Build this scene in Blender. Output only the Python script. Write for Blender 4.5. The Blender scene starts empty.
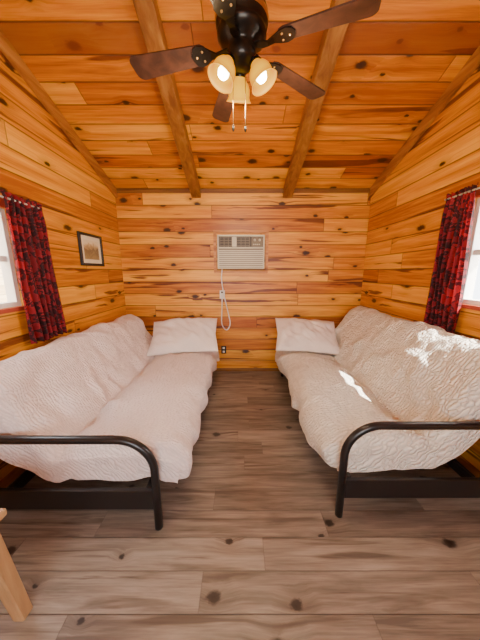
import bpy, bmesh, math, random
from mathutils import Vector, Matrix, noise
random.seed(4)
C=bpy.context.scene.collection
XL,XR,YB,YF,YR=-1.60,1.68,3.33,-1.6,0.9
HB,SL=2.475,0.37
def H(y):
    if y>=YR: return HB+SL*(YB-y)
    return HB+SL*(YB-YR)-SL*(YR-y)

# ---------------- helpers ----------------
def link(o,parent=None):
    C.objects.link(o)
    if parent: o.parent=parent
    return o
def empty(name):
    o=bpy.data.objects.new(name,None); o.empty_display_size=.1
    return link(o)
def mesh(name,vs,fs,mat,parent=None,smooth=False):
    me=bpy.data.meshes.new(name); me.from_pydata([tuple(v) for v in vs],[],fs)
    bm=bmesh.new(); bm.from_mesh(me); bmesh.ops.recalc_face_normals(bm,faces=bm.faces); bm.to_mesh(me); bm.free()
    me.materials.append(mat)
    if smooth:
        for p in me.polygons: p.use_smooth=True
    o=bpy.data.objects.new(name,me)
    return link(o,parent)
def boxdata(lo,hi,vs,fs):
    n=len(vs)
    for x in (lo[0],hi[0]):
        for y in (lo[1],hi[1]):
            for z in (lo[2],hi[2]): vs.append((x,y,z))
    for f in ((0,1,3,2),(4,6,7,5),(0,4,5,1),(2,3,7,6),(0,2,6,4),(1,5,7,3)): fs.append(tuple(n+i for i in f))
def boxes(name,lst,mat,parent=None,bevel=0):
    vs,fs=[],[]
    for lo,hi in lst: boxdata(lo,hi,vs,fs)
    o=mesh(name,vs,fs,mat,parent)
    if bevel:
        b=o.modifiers.new('bev','BEVEL'); b.width=bevel; b.segments=2; b.limit_method='ANGLE'
    return o
def box(name,lo,hi,mat,parent=None,bevel=0): return boxes(name,[(lo,hi)],mat,parent,bevel)
def prisms(name,polys,axis,a0,a1,mat,parent=None,bevel=0):
    vs,fs=[],[]
    for p in polys:
        n=len(vs);k=len(p)
        for a in (a0,a1):
            for q in p:
                if axis==0: vs.append((a,q[0],q[1]))
                elif axis==1: vs.append((q[0],a,q[1]))
                else: vs.append((q[0],q[1],a))
        fs.append(tuple(range(n,n+k))); fs.append(tuple(range(n+2*k-1,n+k-1,-1)))
        for i in range(k):
            j=(i+1)%k; fs.append((n+i,n+j,n+k+j,n+k+i))
    o=mesh(name,vs,fs,mat,parent)
    if bevel:
        b=o.modifiers.new('bev','BEVEL'); b.width=bevel; b.segments=2; b.limit_method='ANGLE'
    return o
def catmull(pts,n):
    pts=[Vector(p) for p in pts]; out=[]
    P=[pts[0]*2-pts[1]]+pts+[pts[-1]*2-pts[-2]]
    for i in range(1,len(P)-2):
        a,b,c,d=P[i-1:i+3]
        for k in range(n):
            t=k/n
            out.append(.5*((2*b)+(c-a)*t+(2*a-5*b+4*c-d)*t*t+(3*b-a-3*c+d)*t**3))
    out.append(pts[-1]); return out
def tube(name,pts,r,mat,parent=None,seg=12):
    pts=[Vector(p) for p in pts]; vs,fs=[],[]
    t0=(pts[1]-pts[0]).normalized()
    u=t0.orthogonal().normalized()
    for i,p in enumerate(pts):
        if i==0:t=t0
        elif i==len(pts)-1:t=(pts[-1]-pts[-2]).normalized()
        else:t=((pts[i+1]-p).normalized()+(p-pts[i-1]).normalized()).normalized()
        u=(u-t*u.dot(t)).normalized(); w=t.cross(u)
        for k in range(seg):
            a=2*math.pi*k/seg; vs.append(p+(u*math.cos(a)+w*math.sin(a))*r)
    for i in range(len(pts)-1):
        for k in range(seg):
            l=(k+1)%seg; fs.append((i*seg+k,i*seg+l,(i+1)*seg+l,(i+1)*seg+k))
    fs.append(tuple(range(seg))); fs.append(tuple(range(len(vs)-1,len(vs)-seg-1,-1)))
    return mesh(name,vs,fs,mat,parent,True)
def lathe(name,prof,mat,parent=None,M=None,seg=40):
    vs,fs=[],[]
    for r,z in prof:
        for k in range(seg):
            a=2*math.pi*k/seg; vs.append(Vector((r*math.cos(a),r*math.sin(a),z)))
    for i in range(len(prof)-1):
        for k in range(seg):
            l=(k+1)%seg; fs.append((i*seg+k,i*seg+l,(i+1)*seg+l,(i+1)*seg+k))
    if M: vs=[M@v for v in vs]
    return mesh(name,vs,fs,mat,parent,True)

# ---------------- materials ----------------
class NT:
    def __init__(s,name):
        s.mat=bpy.data.materials.new(name); s.mat.use_nodes=True
        s.t=s.mat.node_tree; s.b=s.t.nodes['Principled BSDF']; s.out=s.t.nodes['Material Output']
    def n(s,k,**kw):
        o=s.t.nodes.new(k)
        for a,b in kw.items(): setattr(o,a,b)
        return o
    def l(s,a,b): s.t.links.new(a,b)
    def set(s,inp,v):
        if hasattr(v,'is_output') : s.l(v,inp)
        else: inp.default_value=v
    def m(s,op,a,b=0,c=None,clamp=False):
        o=s.n('ShaderNodeMath',operation=op); o.use_clamp=clamp
        s.set(o.inputs[0],a); s.set(o.inputs[1],b)
        if c is not None: s.set(o.inputs[2],c)
        return o.outputs[0]
    def xyz(s,a,b,c):
        o=s.n('ShaderNodeCombineXYZ')
        for i,v in enumerate((a,b,c)): s.set(o.inputs[i],v)
        return o.outputs[0]
    def noise(s,vec,scale=1,detail=4,rough=.55,dist=0):
        o=s.n('ShaderNodeTexNoise'); s.l(vec,o.inputs['Vector'])
        o.inputs['Scale'].default_value=scale;o.inputs['Detail'].default_value=detail
        o.inputs['Roughness'].default_value=rough;o.inputs['Distortion'].default_value=dist
        return o.outputs[0]
    def ramp(s,f,stops):
        o=s.n('ShaderNodeValToRGB'); s.l(f,o.inputs[0]); e=o.color_ramp.elements
        while len(e)<len(stops): e.new(.5)
        for i,(p,c) in enumerate(stops):
            e[i].position=p; e[i].color=(c,c,c,1) if not hasattr(c,'__len__') else (*c,1)
        return o.outputs[0]
    def mix(s,f,a,b,mode='MIX'):
        o=s.n('ShaderNodeMix',data_type='RGBA',blend_type=mode)
        s.set(o.inputs[0],f)
        for i,v in ((6,a),(7,b)):
            if hasattr(v,'is_output'): s.l(v,o.inputs[i])
            else: o.inputs[i].default_value=(*v,1)
        return o.outputs[2]
    def bump(s,h,st=.3,dist=.01):
        o=s.n('ShaderNodeBump'); s.l(h,o.inputs['Height']); o.inputs['Strength'].default_value=st; o.inputs['Distance'].default_value=dist
        s.l(o.outputs[0],s.b.inputs['Normal'])
    def obj(s):
        tc=s.n('ShaderNodeTexCoord'); return tc.outputs['Object']
    def sep(s,v):
        o=s.n('ShaderNodeSeparateXYZ'); s.l(v,o.inputs[0]); return o.outputs

def simple(name,col,rough=.5,metal=0,spec=.5,nz=0):
    N=NT(name); N.b.inputs['Roughness'].default_value=rough; N.b.inputs['Metallic'].default_value=metal
    N.b.inputs['Specular IOR Level'].default_value=spec
    f=N.noise(N.obj(),18,3)
    c2=tuple(min(1,c*(1-.12-nz)) for c in col)
    N.l(N.mix(f,col,c2),N.b.inputs['Base Color'])
    return N.mat

def plank(name,u,v,h,L,dark,mid,light,streak,knot,rough=.4,gw=.008,seed=0,st=(.60,.68),sscale=(.5,9),kscale=(3,4.5),kamt=.45,ksize=(.3,.6),voff=0,contrast=.3,groovec=(.05,.012,.004),gs=.9,redden=None,grain=1.,sthin=True,finea=.2):
    N=NT(name); co=N.sep(N.obj()); U=co[u]; V=N.m('ADD',co[v],voff)
    vh=N.m('DIVIDE',V,h); row=N.m('FLOOR',vh); fr=N.m('FRACT',vh)
    w=N.n('ShaderNodeTexWhiteNoise',noise_dimensions='1D'); N.l(N.m('ADD',row,seed+.37),w.inputs['W'])
    uo=N.m('MULTIPLY_ADD',w.outputs[0],L*3.3,U); ul=N.m('DIVIDE',uo,L); cl=N.m('FLOOR',ul); fu=N.m('FRACT',ul)
    w2=N.n('ShaderNodeTexWhiteNoise',noise_dimensions='3D'); N.l(N.xyz(row,cl,float(seed)+.5),w2.inputs['Vector'])
    r=w2.outputs[0]; rs=N.sep(w2.outputs[1])
    vo=N.n('ShaderNodeTexVoronoi',voronoi_dimensions='2D'); vo.inputs['Scale'].default_value=1
    warp=N.noise(N.xyz(N.m('MULTIPLY',U,25),N.m('MULTIPLY',V,40),0.),1,3)
    N.l(N.xyz(N.m('ADD',N.m('MULTIPLY_ADD',U,kscale[0],N.m('MULTIPLY',rs[0],37.)),N.m('MULTIPLY',warp,.09)),
              N.m('ADD',N.m('MULTIPLY_ADD',V,kscale[1],N.m('MULTIPLY',rs[1],23.)),N.m('MULTIPLY',warp,.09)),0.),vo.inputs['Vector'])
    kd=vo.outputs['Distance']; kr=N.sep(vo.outputs['Color'])
    on=N.m('LESS_THAN',kr[0],kamt)
    size=N.m('MULTIPLY_ADD',N.m('MULTIPLY',kr[1],kr[1]),ksize[1],ksize[0])
    kd2=N.m('DIVIDE',kd,size)
    kmask=N.m('MULTIPLY',N.ramp(kd2,[(0,1),(.09,.9),(.125,.35),(.15,0)]),on)
    halo=N.m('MULTIPLY',N.ramp(kd2,[(0,1),(.2,.45),(.5,0)]),on)
    Vb=N.m('MULTIPLY_ADD',halo,.035,V)
    g=N.noise(N.xyz(N.m('MULTIPLY',U,1.1*grain),N.m('MULTIPLY',Vb,24.),N.m('MULTIPLY',r,61.)),1,6,.6,.4)
    fine=N.noise(N.xyz(N.m('MULTIPLY',U,5.),N.m('MULTIPLY',Vb,150.),N.m('MULTIPLY',r,31.)),1,3)
    tone=N.m('ADD',N.m('MULTIPLY',g,1.-contrast*.5),N.m('MULTIPLY',N.m('SUBTRACT',r,.5),contrast))
    tone=N.m('ADD',tone,N.m('MULTIPLY',N.m('SUBTRACT',fine,.5),finea))
    tone=N.m('ADD',tone,contrast*.25)
    col=N.ramp(tone,[(.28,dark),(.5,mid),(.75,light)])
    s=N.noise(N.xyz(N.m('MULTIPLY',U,sscale[0]),N.m('MULTIPLY',Vb,sscale[1]),N.m('MULTIPLY',rs[2],47.)),1,4,.5,.7)
    sm=N.m('MULTIPLY',N.ramp(s,[(st[0],0),(st[1],1)]),N.m('MULTIPLY_ADD',g,.6,.62),clamp=True)
    if sthin: sm=N.m('MULTIPLY',sm,N.m('MULTIPLY_ADD',fine,.8,.55),clamp=True)
    col=N.mix(sm,col,streak)
    col=N.mix(N.m('MULTIPLY',halo,.5),col,streak)
    col=N.mix(kmask,col,knot)
    if redden:
        lo,hi,rc=redden
        mk=N.m('MULTIPLY',N.m('GREATER_THAN',vh,lo),N.m('LESS_THAN',vh,hi))
        col=N.mix(N.m('MULTIPLY',mk,.75),col,rc)
    e=N.m('MULTIPLY',N.m('MINIMUM',fr,N.m('SUBTRACT',1.,fr)),h)
    e2=N.m('MULTIPLY',N.m('MINIMUM',fu,N.m('SUBTRACT',1.,fu)),L*1.6)
    ed=N.m('MINIMUM',e,e2)
    gm=N.m('SUBTRACT',1.,N.m('DIVIDE',ed,gw,clamp=True))
    col=N.mix(N.m('MULTIPLY',gm,gs),col,groovec)
    N.l(col,N.b.inputs['Base Color'])
    N.b.inputs['Roughness'].default_value=rough
    hh=N.m('SUBTRACT',N.m('MULTIPLY',g,.15),gm)
    N.bump(hh,.5,.006)
    return N.mat

PD,PM,PL=(.36,.085,.004),(.65,.225,.010),(.90,.45,.042)
STK,KN=(.12,.018,.004),(.03,.007,.003)
m_back=plank('pine_back',0,2,.163,2.9,PD,PM,PL,STK,KN,seed=3,st=(.58,.615),sscale=(.6,11),kscale=(2.2,4),kamt=.65,ksize=(.4,.6))
m_side=plank('pine_side',1,2,.163,2.6,PD,tuple(a*b for a,b in zip(PM,(1.05,1.12,1.1))),PL,STK,KN,seed=11,st=(.575,.61),sscale=(.6,11),kscale=(2.0,4),kamt=.65,ksize=(.4,.6))
m_ceil=plank('pine_ceiling',0,1,.16,3.2,PD,tuple(a*b for a,b in zip(PM,(.97,.90,.8))),tuple(a*b for a,b in zip(PL,(.97,.90,.8))),STK,KN,seed=23,st=(.62,.655),kscale=(2.6,4.5),kamt=.75,ksize=(.42,.8),voff=.035,contrast=.36,redden=(12,13,(.20,.033,.007)))
m_floor=plank('laminate_floor',0,1,.152,1.3,(.11,.083,.064),(.225,.178,.142),(.36,.295,.240),(.10,.068,.048),(.020,.012,.008),rough=.40,gw=.003,seed=8,st=(.55,.68),sscale=(1.6,22),kscale=(2.3,3.2),kamt=.65,ksize=(.27,.5),contrast=.24,groovec=(.05,.036,.026),gs=.7,grain=2.2,finea=.35)
def beam_mat(name,u,v,a=1.,cols=((.30,.085,.014),(.56,.20,.032),(.76,.34,.07))):
    N=NT(name); co=N.sep(N.obj())
    g=N.noise(N.xyz(N.m('MULTIPLY',co[u],1.4),N.m('MULTIPLY',co[v],22.),N.m('MULTIPLY',co[3-u-v],22.)),1,6,.6,.5)
    c=N.ramp(g,[(p,tuple(q*a for q in cc)) for p,cc in zip((.25,.5,.72),cols)])
    s=N.noise(N.xyz(N.m('MULTIPLY',co[u],2.2),N.m('MULTIPLY',co[v],12.),N.m('MULTIPLY',co[3-u-v],12.)),1,3)
    c=N.mix(N.ramp(s,[(.6,0),(.7,.8)]),c,tuple(q*.5 for q in cols[0]))
    N.l(c,N.b.inputs['Base Color']); N.b.inputs['Roughness'].default_value=.45; N.bump(g,.25,.004)
    return N.mat
m_beam=beam_mat('beam_wood',1,0,.46)
m_trimx=beam_mat('trim_wood_x',0,2)
m_trimy=beam_mat('trim_wood_y',1,2,.65)
m_trimd=beam_mat('trim_wood_dark',0,2,.36)
m_lwood=beam_mat('light_wood',2,0,1.,((.30,.16,.07),(.48,.28,.13),(.60,.38,.19)))
m_black=simple('black_metal',(.008,.007,.008),.32)
m_darkfab=simple('mattress_fabric',(.12,.08,.06),.9)
m_white=simple('white_vinyl',(.84,.82,.77),.4)
m_ac=simple('ac_plastic',(.66,.60,.46),.45)
m_acd=simple('ac_dark',(.07,.05,.035),.5)
m_acg=simple('ac_grille',(.22,.17,.11),.5)
m_chain=simple('brass_metal',(.55,.36,.14),.3,.9)
m_bronze=simple('bronze_metal',(.016,.012,.010),.28,.5)
m_cord=simple('cord_plastic',(.82,.78,.70),.5)
m_redtrim=simple('red_paint',(.42,.06,.03),.5)

def cover_mat(name,c1,c2,st,fq,amp):
    N=NT(name); o=N.obj()
    a=N.noise(o,7,4)
    co=N.sep(o)
    dx=N.noise(o,14,2)
    sv=N.m('ABSOLUTE',N.m('SINE',N.m('ADD',N.m('MULTIPLY',co[1],fq),N.m('MULTIPLY',dx,9.))))
    sh=N.m('ABSOLUTE',N.m('SINE',N.m('ADD',N.m('MULTIPLY',N.m('SUBTRACT',N.m('ABSOLUTE',co[0]),N.m('MULTIPLY',co[2],1.2)),fq*.62),N.m('MULTIPLY',dx,11.))))
    q=N.m('POWER',N.m('MULTIPLY',sv,sh),.6)
    col=N.mix(a,c1,c2)
    col=N.mix(N.m('MULTIPLY',N.m('SUBTRACT',1.,q),amp),col,tuple(k*.6 for k in c2))
    N.l(col,N.b.inputs['Base Color']); N.b.inputs['Roughness'].default_value=.85
    N.b.inputs['Sheen Weight'].default_value=.1
    N.bump(N.m('MULTIPLY_ADD',N.noise(o,40,3),.6,q),st,.012)
    return N.mat
m_covL=cover_mat('quilted_coverlet_pink',(.87,.75,.72),(.78,.64,.61),.6,170.,.3)
m_covR=cover_mat('quilted_coverlet_cream',(.89,.82,.73),(.79,.71,.61),.85,130.,.5)
m_pil=cover_mat('pillow_cloth',(.88,.80,.75),(.80,.71,.66),.2,150.,.08)

N=NT('blade_wood'); co=N.sep(N.obj())
g=N.noise(N.xyz(N.m('MULTIPLY',co[0],14.),N.m('MULTIPLY',co[1],14.),co[2]),1,5,.6,1.)
N.l(N.ramp(g,[(.3,(.025,.010,.007)),(.7,(.075,.028,.018))]),N.b.inputs['Base Color']); N.b.inputs['Roughness'].default_value=.4
m_blade=N.mat

def curtain_mat():
    N=NT('curtain_fabric'); co=N.sep(N.obj())
    v=N.xyz(0.,N.m('MULTIPLY',co[1],1.6),co[2])
    a=N.noise(v,17,3,.6,1.6)
    vo=N.n('ShaderNodeTexVoronoi'); vo.inputs['Scale'].default_value=15; N.l(v,vo.inputs['Vector'])
    f=N.m('ADD',N.m('MULTIPLY',vo.outputs['Distance'],.45),N.m('MULTIPLY',a,.7))
    c=N.ramp(f,[(.45,(.30,.006,.014)),(.52,(.40,.014,.024)),(.55,(.022,.003,.006)),(.65,(.015,.003,.006)),(.69,(.22,.006,.014))])
    N.l(c,N.b.inputs['Base Color']); N.b.inputs['Roughness'].default_value=.75
    tr=N.n('ShaderNodeBsdfTranslucent'); N.l(N.mix(.25,c,(.5,.01,.018)),tr.inputs[0])
    mx=N.n('ShaderNodeMixShader'); mx.inputs[0].default_value=.4
    N.l(N.b.outputs[0],mx.inputs[1]);N.l(tr.outputs[0],mx.inputs[2]);N.l(mx.outputs[0],N.out.inputs[0])
    return N.mat
m_curt=curtain_mat()

N=NT('frosted_shade_glass')
N.b.inputs['Base Color'].default_value=(.008,.003,.0005,1); N.b.inputs['Roughness'].default_value=.5; N.b.inputs['Specular IOR Level'].default_value=.05
lw=N.n('ShaderNodeLayerWeight'); lw.inputs[0].default_value=.5
c=N.mix(lw.outputs['Facing'],(2.0,.95,.015),(1.0,.27,.0))
N.l(c,N.b.inputs['Emission Color']); N.b.inputs['Emission Strength'].default_value=1.
m_shade=N.mat
N=NT('bulb_glow'); N.b.inputs['Emission Color'].default_value=(1,.84,.45,1); N.b.inputs['Emission Strength'].default_value=25
m_bulb=N.mat

N=NT('window_glass'); tr=N.n('ShaderNodeBsdfTransparent'); gl=N.n('ShaderNodeBsdfGlossy'); gl.inputs['Roughness'].default_value=.02
mx=N.n('ShaderNodeMixShader'); mx.inputs[0].default_value=.06
N.l(tr.outputs[0],mx.inputs[1]);N.l(gl.outputs[0],mx.inputs[2]);N.l(mx.outputs[0],N.out.inputs[0]); m_glass=N.mat

# ---------------- room shell ----------------
T=.12
box('floor',(XL-T,YF-T,-.1),(XR+T,YB+T,0),m_floor)
box('wall_back',(XL-T,YB,0),(XR+T,YB+T,HB+.0),m_back)
def sidewall(name,x0,x1,a,b,c,d):
    P=[[(YF-T,0),(a,0),(a,H(a)),(YR,H(YR)),(YF-T,H(YF-T))],[(b,0),(YB,0),(YB,H(YB)),(b,H(b))],
       [(a,0),(b,0),(b,c),(a,c)],[(a,d),(b,d),(b,H(b)),(a,H(a))]]
    prisms(name,P,0,x0,x1,m_side)
WL=(.98,1.77,1.19,1.86); WR=(.98,1.86,1.20,1.95)
sidewall('wall_left',XL-T,XL,*WL); sidewall('wall_right',XR,XR+T,*WR)
fw=[[(XL,0),(XR,0),(XR,.9),(XL,.9)],[(XL,2.1),(XR,2.1),(XR,H(YF)),(XL,H(YF))],[(XL,.9),(-1.0,.9),(-1.0,2.1),(XL,2.1)],[(1.0,.9),(XR,.9),(XR,2.1),(1.0,2.1)]]
prisms('wall_front',fw,1,YF-T,YF,m_back)
prisms('ceiling',[[(YB+T,H(YB)-SL*T),(YR,H(YR)),(YR,H(YR)+.12),(YB+T,H(YB)-SL*T+.12)],[(YR,H(YR)),(YF-T,H(YF-T)),(YF-T,H(YF-T)+.12),(YR,H(YR)+.12)]],0,XL-.75,XR+.75,m_ceil)
k=0
for x,w in ((-.56,.12),(.61,.12)):
    k+=1; dz=.11
    prisms('ceiling_beam' if k==1 else 'ceiling_beam.001',[[(YB,H(YB)-dz),(YR,H(YR)-dz),(YR,H(YR)),(YB,H(YB))],[(YR,H(YR)-dz),(YF,H(YF)-dz),(YF,H(YF)),(YR,H(YR))]],0,x-w/2,x+w/2,m_beam,None,.008)
def slope_trim(name,x0,x1,dz):
    prisms(name,[[(YB,H(YB)-dz),(YR,H(YR)-dz),(YR,H(YR)),(YB,H(YB))],[(YR,H(YR)-dz),(YF,H(YF)-dz),(YF,H(YF)),(YR,H(YR))]],0,x0,x1,m_trimy,None,.004)
slope_trim('trim_1',XL,XL+.03,.11); slope_trim('trim_2',XR-.03,XR,.11)
box('trim_3',(XL+.03,YB-.02,HB-.05),(XR-.03,YB,HB),m_trimd,None,.003)
box('baseboard_back',(XL+.015,YB-.015,0),(XR-.015,YB,.05),m_trimd,None,.003)
box('baseboard_left',(XL,YF,0),(XL+.015,YB,.07),m_trimy,None,.003)
box('baseboard_right',(XR-.015,YF,0),(XR,YB,.07),m_trimy,None,.003)

# ---------------- windows ----------------
def window(name,W,xw,side):
    a,b,c,d=W; p=empty(name)
    x0,x1=(xw+side*.02,xw+side*.09); lo,hi=min(x0,x1),max(x0,x1)
    f=.035
    boxes('frame',[((lo,a,c),(hi,a+f,d)),((lo,b-f,c),(hi,b,d)),((lo,a+f,c),(hi,b-f,c+f)),((lo,a+f,d-f),(hi,b-f,d)),
        ((lo+.015,a+f,(c+d)/2-.02),(hi-.015,b-f,(c+d)/2+.02))],m_white,p,.003)
    xm=(lo+hi)/2
    box('glass',(xm-.002,a+f,c+f),(xm+.002,b-f,d-f),m_glass,p)
    t=.055; i0,i1=(xw-side*.016,xw); lo,hi=min(i0,i1),max(i0,i1)
    boxes('casing',[((lo,a-t,c-t),(hi,a,d+t)),((lo,b,c-t),(hi,b+t,d+t)),((lo,a,d),(hi,b,d+t))],m_redtrim,p,.003)
    boxes('sill',[((lo,a,c-.03),(hi,b,c))],m_redtrim,p,.003)
window('window_1',WL,XL,-1); window('window_2',WR,XR,1)
prisms('sun_blocker',[[(XR+T,1.99),(XR+T+.30,1.90),(XR+T+.30,1.93),(XR+T,2.05)]],1,.85,2.05,m_white)  # unseen slab added outside to keep sun off the upper pane
p=empty('fill_window')  # unseen opening behind the camera, added to hold the fill light
boxes('frame',[((-1.0,YF-.09,.9),(-.95,YF-.03,2.1)),((.95,YF-.09,.9),(1.0,YF-.03,2.1)),((-.95,YF-.09,.9),(.95,YF-.03,.95)),((-.95,YF-.09,2.05),(.95,YF-.03,2.1)),((-.02,YF-.09,.95),(.02,YF-.03,2.05))],m_white,p,.003)

def curtain(name,xw,side,y0,y1,z0,z1,ph,wide0=0):
    p=empty(name); vs,fs=[],[]; n,m=110,40
    for j in range(m+1):
        t=j/m; z=z1+(z0-z1)*t
        for i in range(n+1):
            s=i/n
            pinch=1-.10*math.exp(-((t-.05)/.06)**2)
            yc=(y0+y1)/2+wide0*t; y=yc+(s-.5)*(y1-y0)*pinch*(1+.06*t)
            A=.022*(.55+.75*t)
            if t<.035: A=.012
            off=.055+A*math.sin(s*2*math.pi*6.5+ph+.8*math.sin(t*3+s*4))+.006*math.sin(s*40+t*5)
            zz=z+(.006*math.sin(s*50) if j in(0,m) else 0)
            vs.append((xw-side*off,y+.008*math.sin(t*6+s*9),zz))
    for j in range(m):
        for i in range(n):
            q=j*(n+1)+i; fs.append((q,q+1,q+n+2,q+n+1))
    mesh('cloth',vs,fs,m_curt,p,True)
    return p
def rod(p,xw,side,y0,y1,z):
    tube('rod',[(xw-side*.055,y0,z),(xw-side*.055,y1,z)],.006,m_white,p)
    for y in (y0,y1): tube('bracket',[(xw-side*.055,y,z),(xw,y,z)],.006,m_white,p)
c1=curtain('window_curtain',XL,-1,1.67,2.0,.91,1.95,0,.05); rod(c1,XL,-1,.6,2.0,1.915)
curtain('window_curtain.001',XL,-1,.62,.98,.91,1.95,1)
c2=curtain('window_curtain.002',XR,1,1.77,2.05,.93,2.03,2,.01); rod(c2,XR,1,.6,2.05,1.995)
curtain('window_curtain.003',XR,1,.62,1.28,.93,2.03,3)

# exterior
m_ext=plank('exterior_siding',1,2,.15,3,(.55,.38,.2),(.78,.62,.38),(.86,.74,.5),(.45,.25,.12),(.2,.1,.05),seed=5)
box('neighbor_cabin_siding',(-4.2,-3,-.3),(-4.1,6,3.6),m_ext)
box('ground',(-9,-9,-.35),(9,9,-.3),simple('ground_dirt',(.5,.44,.32),.9))

# ---------------- picture ----------------
p=empty('framed_picture')
py0,py1,pz0,pz1=2.47,2.87,1.50,1.83; f=.028
boxes('frame',[((XL,py0,pz0),(XL+.022,py0+f,pz1)),((XL,py1-f,pz0),(XL+.022,py1,pz1)),((XL,py0+f,pz0),(XL+.022,py1-f,pz0+f)),((XL,py0+f,pz1-f),(XL+.022,py1-f,pz1))],m_black,p,.003)
box('mat_board',(XL,py0+f,pz0+f),(XL+.008,py1-f,pz1-f),simple('mat_cream',(.84,.76,.54),.8),p)
N=NT('print_art'); co=N.sep(N.obj()); a=N.noise(N.obj(),11,4,.6,1.)
zz=N.m('ADD',N.m('MULTIPLY',N.m('SUBTRACT',co[2],1.56),3.4),N.m('MULTIPLY',N.m('SUBTRACT',a,.5),.9))
N.l(N.ramp(zz,[(.1,(.34,.24,.10)),(.35,(.20,.14,.07)),(.5,(.48,.33,.15)),(.65,(.76,.66,.42)),(.9,(.66,.60,.42))]),N.b.inputs['Base Color'])
box('print',(XL+.008,py0+f+.045,pz0+f+.04),(XL+.010,py1-f-.045,pz1-f-.04),N.mat,p)

# ---------------- air conditioner ----------------
p=empty('wall_air_conditioner')
ax0,ax1,az0,az1=-.315,.34,1.455,1.935
f=.035
boxes('wood_surround',[((ax0-f,YB-.03,az0-f),(ax0,YB,az1+f)),((ax1,YB-.03,az0-f),(ax1+f,YB,az1+f)),((ax0,YB-.03,az0-f),(ax1,YB,az0)),((ax0,YB-.03,az1),(ax1,YB,az1+f))],m_trimx,p,.003)
ax0+=.02;ax1-=.02;az0+=.02;az1-=.03
yf=YB-.09
box('body',(ax0,yf+.02,az0),(ax1,YB,az1),m_ac,p,.012)
boxes('bezel',[((ax0,yf,az0),(ax0+.02,yf+.02,az1)),((ax1-.02,yf,az0),(ax1,yf+.02,az1)),((ax0+.02,yf,az0),(ax1-.02,yf+.02,az0+.02)),((ax0+.02,yf,az1-.02),(ax1-.02,yf+.02,az1)),((ax0+.02,yf,az1-.17),(ax1-.02,yf+.02,az1-.15))],m_ac,p,.003)
box('vent_recess',(ax0+.02,yf+.012,az1-.15),(ax1-.02,yf+.022,az1-.02),m_acd,p)
boxes('vent_louvers',[((ax0+.03,yf+.004,az1-.135+i*.032),(ax1-.19,yf+.014,az1-.128+i*.032)) for i in range(4)]+[((ax0+.03+i*.055,yf+.002,az1-.15),(ax0+.037+i*.055,yf+.012,az1-.02)) for i in range(8)],m_acg,p)
box('control_panel',(ax1-.17,yf+.002,az1-.145),(ax1-.025,yf+.014,az1-.025),m_acg,p,.003)
box('badge_panel',(ax0+.19,yf+.001,az1-.145),(ax0+.25,yf+.014,az1-.025),m_ac,p,.003)
for i,(dx,dz) in enumerate(((-.13,-.065),(-.065,-.065))):
    M=Matrix.Translation((ax1+dx,yf+.002,az1+dz))@Matrix.Rotation(math.pi/2,4,'X')
    lathe('knob_%d'%(i+1),[(.0001,.02),(.014,.02),(.016,0)],m_ac,p,M,20)
boxes('buttons',[((ax1-.15+i*.024,yf-.001,az1-.125),(ax1-.134+i*.024,yf+.003,az1-.113)) for i in range(4)],m_ac,p)
box('intake_back',(ax0+.02,yf+.012,az0+.02),(ax1-.02,yf+.022,az1-.17),m_acg,p)
n=9; zz0=az0+.025; zz1=az1-.18
boxes('intake_slats',[((ax0+.02,yf+.002,zz0+i*(zz1-zz0)/n),(ax1-.02,yf+.014,zz0+(i+.66)*(zz1-zz0)/n)) for i in range(n)],m_ac,p)
p=empty('power_cord')
pts=[(-.24,YB-.04,1.47),(-.25,YB-.04,1.35),(-.225,YB-.03,1.15),(-.17,YB-.02,.90),(-.14,YB-.02,.72),(-.19,YB-.02,.63),(-.255,YB-.02,.72),(-.25,YB-.02,.95),(-.245,YB-.035,1.10)]
tube('cable',catmull(pts,8),.008,m_cord,p,8)
box('plug',(-.262,YB-.055,1.09),(-.224,YB-.014,1.15),m_cord,p,.005)
def outlet(name,x,z,pm,sm):
    p=empty(name); box('plate',(x-.036,YB-.007,z-.058),(x+.036,YB,z+.058),pm,p,.003)
    boxes('socket',[((x-.016,YB-.010,z+.012),(x+.016,YB-.006,z+.042)),((x-.016,YB-.010,z-.042),(x+.016,YB-.006,z-.012))],sm,p,.002)
outlet('wall_outlet',-.245,1.13,m_white,m_acd); outlet('wall_outlet.001',-.235,.33,m_bronze,m_white)

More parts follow.
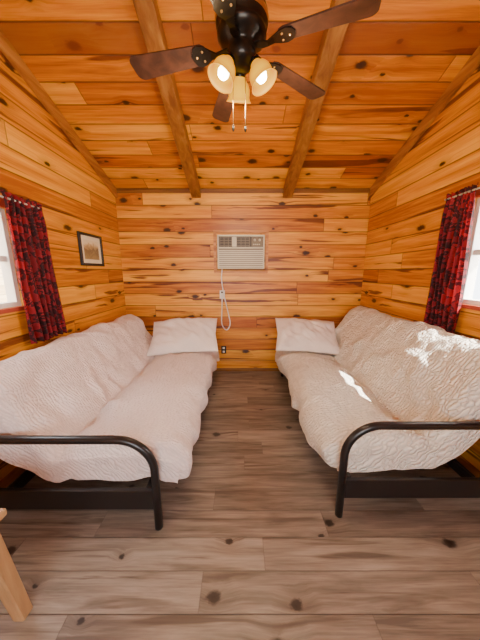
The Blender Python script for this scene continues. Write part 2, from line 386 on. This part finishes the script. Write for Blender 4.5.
# ---------------- futons ----------------
def futon(name,side,xw,y0,y1,zt,dfront,dleg,armz,mat,seed,midleg):
    P=empty(name)
    X=lambda d:xw-side*d
    dc=.53
    ctl=[(.035,zt-.42),(.035,zt-.25),(.042,zt-.10),(.075,zt-.02),(.14,zt),(.21,zt-.035),(.30,zt-.15),(.385,zt-.29),(.455,.53),(.505,.455),(dc,.415),(dc+.035,.43),(dc+.10,.462),(dc+.28,.49),(dfront-.18,.482),(dfront-.07,.455),(dfront-.01,.395),(dfront+.005,.33),(dfront-.005,.265)]
    prof=[(v.x,v.y) for v in catmull([(a,b,0) for a,b in ctl],7)]
    n=len(prof)
    nor=[]
    for i in range(n):
        a=prof[max(0,i-1)];b=prof[min(n-1,i+1)]; tx,tz=b[0]-a[0],b[1]-a[1]; l=math.hypot(tx,tz); nor.append((-tz/l,tx/l))
    R=.07; NY=200; NH=14
    rows=[]
    for j in range(NH,0,-1): rows.append(('n',j/NH))
    for j in range(NY+1): rows.append(('m',j/NY))
    for j in range(1,NH+1): rows.append(('f',j/NH))
    def hemz(d):
        t=min(1,max(0,(d-.06)/.5)); t=t*t*(3-2*t)
        return (zt-.40)*(1-t)+.265*t
    vs=[]
    for kind,q in rows:
        for i,(d,z) in enumerate(prof):
            nx,nz=nor[i]
            cr=math.exp(-((d-dc)/.10)**2)
            Rr=R*(1-.75*cr)
            if kind=='m':
                y=y0+(y1-y0)*q
                e=min(y-y0,y1-y); dr=0
                if e<R: dr=(R-math.sqrt(max(0,R*R-(R-e)**2)))*Rr/R
                dd=d-nx*dr; z2=z-nz*dr if z>.30 else z
                hang=0
            else:
                y=y0 if kind=='n' else y1
                dd=d-nx*Rr; ze=z-nz*Rr if z>.30 else z
                hz=hemz(dd)
                z2=ze+(min(ze,hz)-ze)*q; hang=q
            v=Vector((dd*3,y*3,z2*3+seed))
            w=noise.noise(v*.9)*.026+noise.noise(v*2.3)*.017+noise.noise(v*5)*.008
            cr2=math.exp(-((dd-dc)/.16)**2)
            w+=cr2*.013*math.sin(y*21+noise.noise(v)*6)
            ph=(y*2.1+dd*(3.2 if side<0 else -2.4)+noise.noise(v*.8)*1.1)*2.6
            w+=.026*max(0,math.sin(ph))**10*(.3+.7*abs(noise.noise(v*1.3))*2)
            ph=(y*1.4-dd*2.6+noise.noise(v*.7+Vector((5,1,2)))*1.3)*3.1
            w+=.024*max(0,math.sin(ph))**12*abs(noise.noise(v*1.1))*2
            yy=y
            dd2=dd+nx*w; z3=z2+nz*w
            if hang>0:
                s=-1 if kind=='n' else 1
                yy=y+s*(.012+.02*hang*(noise.noise(Vector((dd*7,seed,z2*2)))+.3))
                if kind=='f': yy=min(yy,YB-.07)
                z3+=hang*.012*noise.noise(Vector((dd*5,seed,1)))
            if i>n-18:
                k=(i-(n-18))/18; dd2+=k*.020*math.sin(y*17+noise.noise(Vector((y*2,seed,0)))*4); z3+=k*.018*noise.noise(Vector((y*3,seed,5)))
            vs.append((X(dd2),yy,z3))
    fs=[]
    for j in range(len(rows)-1):
        for i in range(n-1):
            a=j*n+i; fs.append((a,a+1,a+n+1,a+n))
    mesh('coverlet',vs,fs,mat,P,True)
    poly=[(X(.09),zt-.30),(X(.10),zt-.11),(X(.14),zt-.09),(X(.19),zt-.13),(X(dc-.05),.37),(X(dc+.08),.365),(X(dfront-.10),.38),(X(dfront-.06),.35),(X(dfront-.06),.29),(X(dc-.13),.29)]
    prisms('mattress',[poly],1,y0+.05,y1-.05,m_darkfab,P)
    for k,ya in enumerate((y0-.06,y1+.035)):
        r=.19
        pts=[(X(.07),ya,0),(X(.07),ya,armz-r*.5)]
        for a in range(1,8):
            t=a/8*math.pi/2; pts.append((X(.07+.10*(1-math.cos(t))),ya,armz-.10+.10*math.sin(t)))
        pts.append((X(.17),ya,armz))
        for a in range(0,13):
            t=a/12*math.pi/2; pts.append((X(dleg-r+r*math.sin(t)),ya,armz-r+r*math.cos(t)*1.0))
        pts.append((X(dleg),ya,0))
        pp=[pts[0]]
        for q in pts[1:]:
            if (Vector(q)-Vector(pp[-1])).length>.004: pp.append(q)
        tube('arm_%d'%(k+1),pp,.022,m_black,P,16)
        a,b=sorted((X(.10),X(dleg-.005)))
        box('end_rail_%d'%(k+1),(a,ya-.012,.13),(b,ya+.012,.255),m_black,P,.004)
    for nm,d,z in (('front_rail',dleg-.03,.23),('rear_rail',.30,.23)):
        a,b=sorted((X(d),X(d-.03))); box(nm,(a,y0-.05,z-.03),(b,y1+.03,z+.03),m_black,P,.004)
    sl=[]
    a,b=sorted((X(.27),X(dleg)))
    for i in range(9):
        y=y0+.12+i*(y1-y0-.24)/8; sl.append(((a,y-.025,.262),(b,y+.025,.278)))
    boxes('slats',sl,m_black,P)
    for i in range(6):
        y=y0+.15+i*(y1-y0-.3)/5
        tube('back_slat_%d'%(i+1),[(X(.30),y,.28),(X(.08),y,zt-.12)],.010,m_black,P,8)
    if midleg:
        tube('middle_leg',[(X(dleg-.02),midleg,.24),(X(dleg-.02),midleg,0)],.018,m_black,P)
    return P
futon('futon_sofa',-1,XL+.035,1.18,3.12,.90,1.26,1.10,.565,m_covL,1.3,0)
futon('futon_sofa.001',1,XR-.025,1.25,3.12,1.0,1.16,1.06,.60,m_covR,7.7,2.42)

def pillow(name,c,sx,sy,sz,rot,mat,seed):
    vs,fs=[],[]; n,m=44,34
    M=Matrix.Translation(c)@rot
    for sgn in (1,-1):
        for j in range(m+1):
            for i in range(n+1):
                u=-1+2*i/n; v=-1+2*j/m
                h=(max(0,(1-abs(u)**2.2))**.55)*(max(0,(1-abs(v)**2.2))**.55)
                px=u*sx*(1-.07*(1-abs(v))*abs(u)) ; pyy=v*sy*(1-.08*(1-abs(u))*abs(v))
                w=noise.noise(Vector((u*2+seed,v*2,sgn)))*.06*h+noise.noise(Vector((u*5+v*3+seed,v*2-u,sgn)))*.04*h
                vs.append(M@Vector((px,pyy,sgn*(sz*h+.001)+w)))
    K=(n+1)*(m+1)
    for s in (0,1):
        for j in range(m):
            for i in range(n):
                q=s*K+j*(n+1)+i; fs.append((q,q+1,q+n+2,q+n+1))
    o=mesh(name,vs,fs,mat,None,True)
    wd=o.modifiers.new('w','WELD'); wd.merge_threshold=.004
    return o
pillow('pillow',Vector((-.70,2.92,.65)),.42,.28,.14,Matrix.Rotation(math.radians(34),4,'X')@Matrix.Rotation(math.radians(5),4,'Z'),m_pil,2)
pillow('pillow.001',Vector((.84,2.94,.65)),.39,.27,.13,Matrix.Rotation(math.radians(36),4,'X')@Matrix.Rotation(math.radians(-5),4,'Z'),m_pil,9)

# ---------------- ceiling fan ----------------
FX,FY=.009,1.425; ZB=2.54
P=empty('ceiling_fan')
hc=H(FY)
lathe('canopy',[(.001,hc+.03),(.07,hc+.03),(.07,hc-.05),(.055,hc-.09),(.02,hc-.105),(.001,hc-.105)],m_bronze,P,Matrix.Translation((FX,FY,0)))
tube('downrod',[(FX,FY,hc-.05),(FX,FY,ZB+.16)],.013,m_bronze,P)
lathe('motor_housing',[(.001,.21),(.03,.21),(.05,.185),(.085,.17),(.115,.145),(.125,.11),(.125,.06),(.115,.045),(.12,.035),(.12,.02),(.10,.0),(.07,-.015),(.065,-.03),(.07,-.045),(.07,-.075),(.055,-.095),(.03,-.105),(.001,-.108)],m_bronze,P,Matrix.Translation((FX,FY,ZB)))
lathe('trim_ring',[(.126,.098),(.129,.09),(.129,.078),(.126,.07)],m_chain,P,Matrix.Translation((FX,FY,ZB)))
for bi,ang in enumerate((35,105,167,250,341)):
    M=Matrix.Translation((FX,FY,ZB-.015))@Matrix.Rotation(math.radians(ang),4,'Z')
    vs,fs=[],[]
    prof=[(.07,.018),(.10,.020),(.13,.014),(.16,.022),(.19,.042),(.22,.050),(.245,.040),(.26,.012)]
    Rp=Matrix.Rotation(math.radians(11),4,'X')
    for x,w in prof:
        zo=-.004-.012*math.exp(-((x-.12)/.03)**2)
        tw=min(1,max(0,(x-.10)/.08)); RR=Matrix.Rotation(math.radians(11*tw),4,'X')
        for yy,z in ((-w,zo),(w,zo),(w,zo-.006),(-w,zo-.006)): vs.append(M@(RR@Vector((x,yy,z))))
    for i in range(len(prof)-1):
        for k in range(4):
            l=(k+1)%4; fs.append((i*4+k,i*4+l,i*4+4+l,i*4+4+k))
    fs.append((0,1,2,3)); fs.append(tuple(len(vs)-4+k for k in range(4)))
    mesh('blade_iron_%d'%(bi+1),vs,fs,m_bronze,P)
    for q in ((.20,.022),(.20,-.022),(.235,0)):
        MM=M@Rp@Matrix.Translation((q[0],q[1],-.012)); lathe('screw',[(.0001,-.002),(.005,-.001),(.006,.003)],m_chain,P,MM,10)
    out=[]
    r0,r1,w0,w1=.185,.605,.046,.062
    out+= [(r0,-w0*.7),(r0+.02,-w0)]
    cr=.035
    out+= [(r1-cr+cr*math.sin(a*math.pi/12),-(w1-cr)-cr*math.cos(a*math.pi/12)) for a in range(7)]
    out+= [(r1-cr+cr*math.cos(a*math.pi/12),(w1-cr)+cr*math.sin(a*math.pi/12)) for a in range(7)]
    out+= [(r0+.02,w0),(r0,w0*.7)]
    vs=[];k=len(out)
    for z in (-.003,.004):
        for a,b in out: vs.append(M@(Rp@Vector((a,b,z))))
    fs=[tuple(range(k)),tuple(range(2*k-1,k-1,-1))]+[(i,(i+1)%k,k+(i+1)%k,k+i) for i in range(k)]
    mesh('blade_%d'%(bi+1),vs,fs,m_blade,P)
ZL=ZB-.075
for li,ang in enumerate((98,205,-12)):
    a=math.radians(ang); dx,dy=math.cos(a),math.sin(a)
    base=Vector((FX+dx*.03,FY+dy*.03,ZL+.015))
    el=Vector((FX+dx*.06,FY+dy*.06,ZL+.005)); nk=Vector((FX+dx*.066,FY+dy*.066,ZL-.015))
    tube('light_arm_%d'%(li+1),catmull([base,el,nk],6),.010,m_bronze,P)
    axis=Vector((dx*.46,dy*.46,-.88)).normalized()
    M=Matrix.Translation(nk)@axis.to_track_quat('Z','Y').to_matrix().to_4x4()
    lathe('socket_%d'%(li+1),[(.001,-.012),(.022,-.012),(.027,0),(.027,.018),(.001,.02)],m_bronze,P,M,24)
    pr=[(.026,.005),(.030,.015),(.046,.032),(.056,.052),(.058,.072),(.057,.086),(.063,.098),(.069,.106)]
    pr2=pr+[(r-.003,z) for r,z in reversed(pr)]
    lathe('glass_shade_%d'%(li+1),pr2,m_shade,P,M,36)
    lathe('bulb_%d'%(li+1),[(.001,.02),(.012,.022),(.016,.04),(.026,.06),(.028,.072),(.022,.088),(.010,.096),(.0005,.098)],m_bulb,P,M,20)
    ld=bpy.data.lights.new('fan_light','POINT'); ld.energy=19; ld.color=(1,.78,.48); ld.shadow_soft_size=.04
    lo=bpy.data.objects.new('fan_light_%d'%(li+1),ld); lo.location=nk+axis*.16; link(lo,P)
for i,(dx,dy,l) in enumerate(((-.045,.04,.18),(.02,.045,.18))):
    x,y=FX+dx,FY+dy
    tube('pull_chain_%d'%(i+1),[(x,y,ZB-.07),(x,y,ZB-.07-l-.08)],.0018,m_chain,P,6)
    lathe('chain_fob_%d'%(i+1),[(.0005,.0),(.005,-.008),(.007,-.022),(.004,-.032),(.0005,-.035)],m_bronze,P,Matrix.Translation((x,y,ZB-.15-l)),12)

# ---------------- side table ----------------
P=empty('wooden_side_table')
tz=.57
def leg(nm,fx,fy,tx,ty):
    vs=[]
    for (cx,cy,z,s) in ((fx,fy,0,.024),(tx,ty,tz-.03,.030)):
        for sx,sy in((-1,-1),(1,-1),(1,1),(-1,1)): vs.append((cx+sx*s,cy+sy*s,z))
    o=mesh(nm,vs,[(0,1,2,3),(4,5,6,7),(0,1,5,4),(1,2,6,5),(2,3,7,6),(3,0,4,7)],m_lwood,P)
    b=o.modifiers.new('b','BEVEL'); b.width=.005
leg('leg_1',-.925,.76,-.925,.69); leg('leg_2',-1.38,.76,-1.34,.69); leg('leg_3',-.925,.22,-.925,.28); leg('leg_4',-1.38,.22,-1.34,.28)
box('top',(-1.42,.18,tz-.03),(-.875,.745,tz),m_lwood,P,.006)
boxes('apron',[((-1.32,.675,tz-.10),(-.94,.695,tz-.03)),((-1.32,.275,tz-.10),(-.94,.295,tz-.03)),((-.94,.29,tz-.10),(-.92,.67,tz-.03)),((-1.33,.29,tz-.10),(-1.31,.67,tz-.03))],m_lwood,P)

# ---------------- light ----------------
def area(name,loc,rot,sx,sy,e,col):
    ld=bpy.data.lights.new(name,'AREA'); ld.shape='RECTANGLE'; ld.size=sx; ld.size_y=sy; ld.energy=e; ld.color=col
    o=bpy.data.objects.new(name,ld); o.location=loc; o.rotation_euler=rot; link(o)
area('front_fill_light',(0,YF-.02,1.5),(math.radians(90),0,0),1.9,1.1,42,(1,.97,.93))  # added fill light behind the camera, set in the unseen front opening
area('left_window_daylight',(XL-.75,1.39,2.5),(0,math.radians(-40),0),.9,.9,45,(.95,.97,1))
area('right_window_daylight',(XR+.6,1.42,1.7),(0,math.radians(75),0),.9,.6,60,(1,.97,.92))
sd=bpy.data.lights.new('sun','SUN'); sd.energy=48; sd.angle=.01; sd.color=(1,.93,.8)
so=bpy.data.objects.new('sun',sd); d=Vector((-.80,.54,-1.0)); so.rotation_euler=d.to_track_quat('-Z','Y').to_euler(); so.location=(4,-3,6); link(so)
w=bpy.data.worlds.new('World'); bpy.context.scene.world=w; w.use_nodes=True
bg=w.node_tree.nodes['Background']; bg.inputs[0].default_value=(.90,.95,1,1); bg.inputs[1].default_value=8

cam=bpy.data.cameras.new('camera'); cam.sensor_fit='HORIZONTAL'; cam.sensor_width=36; cam.lens=18; cam.clip_start=.02
co=bpy.data.objects.new('camera',cam); co.location=(0,0,1.435); co.rotation_euler=(math.radians(90-11.3),0,0); link(co)
bpy.context.scene.camera=co
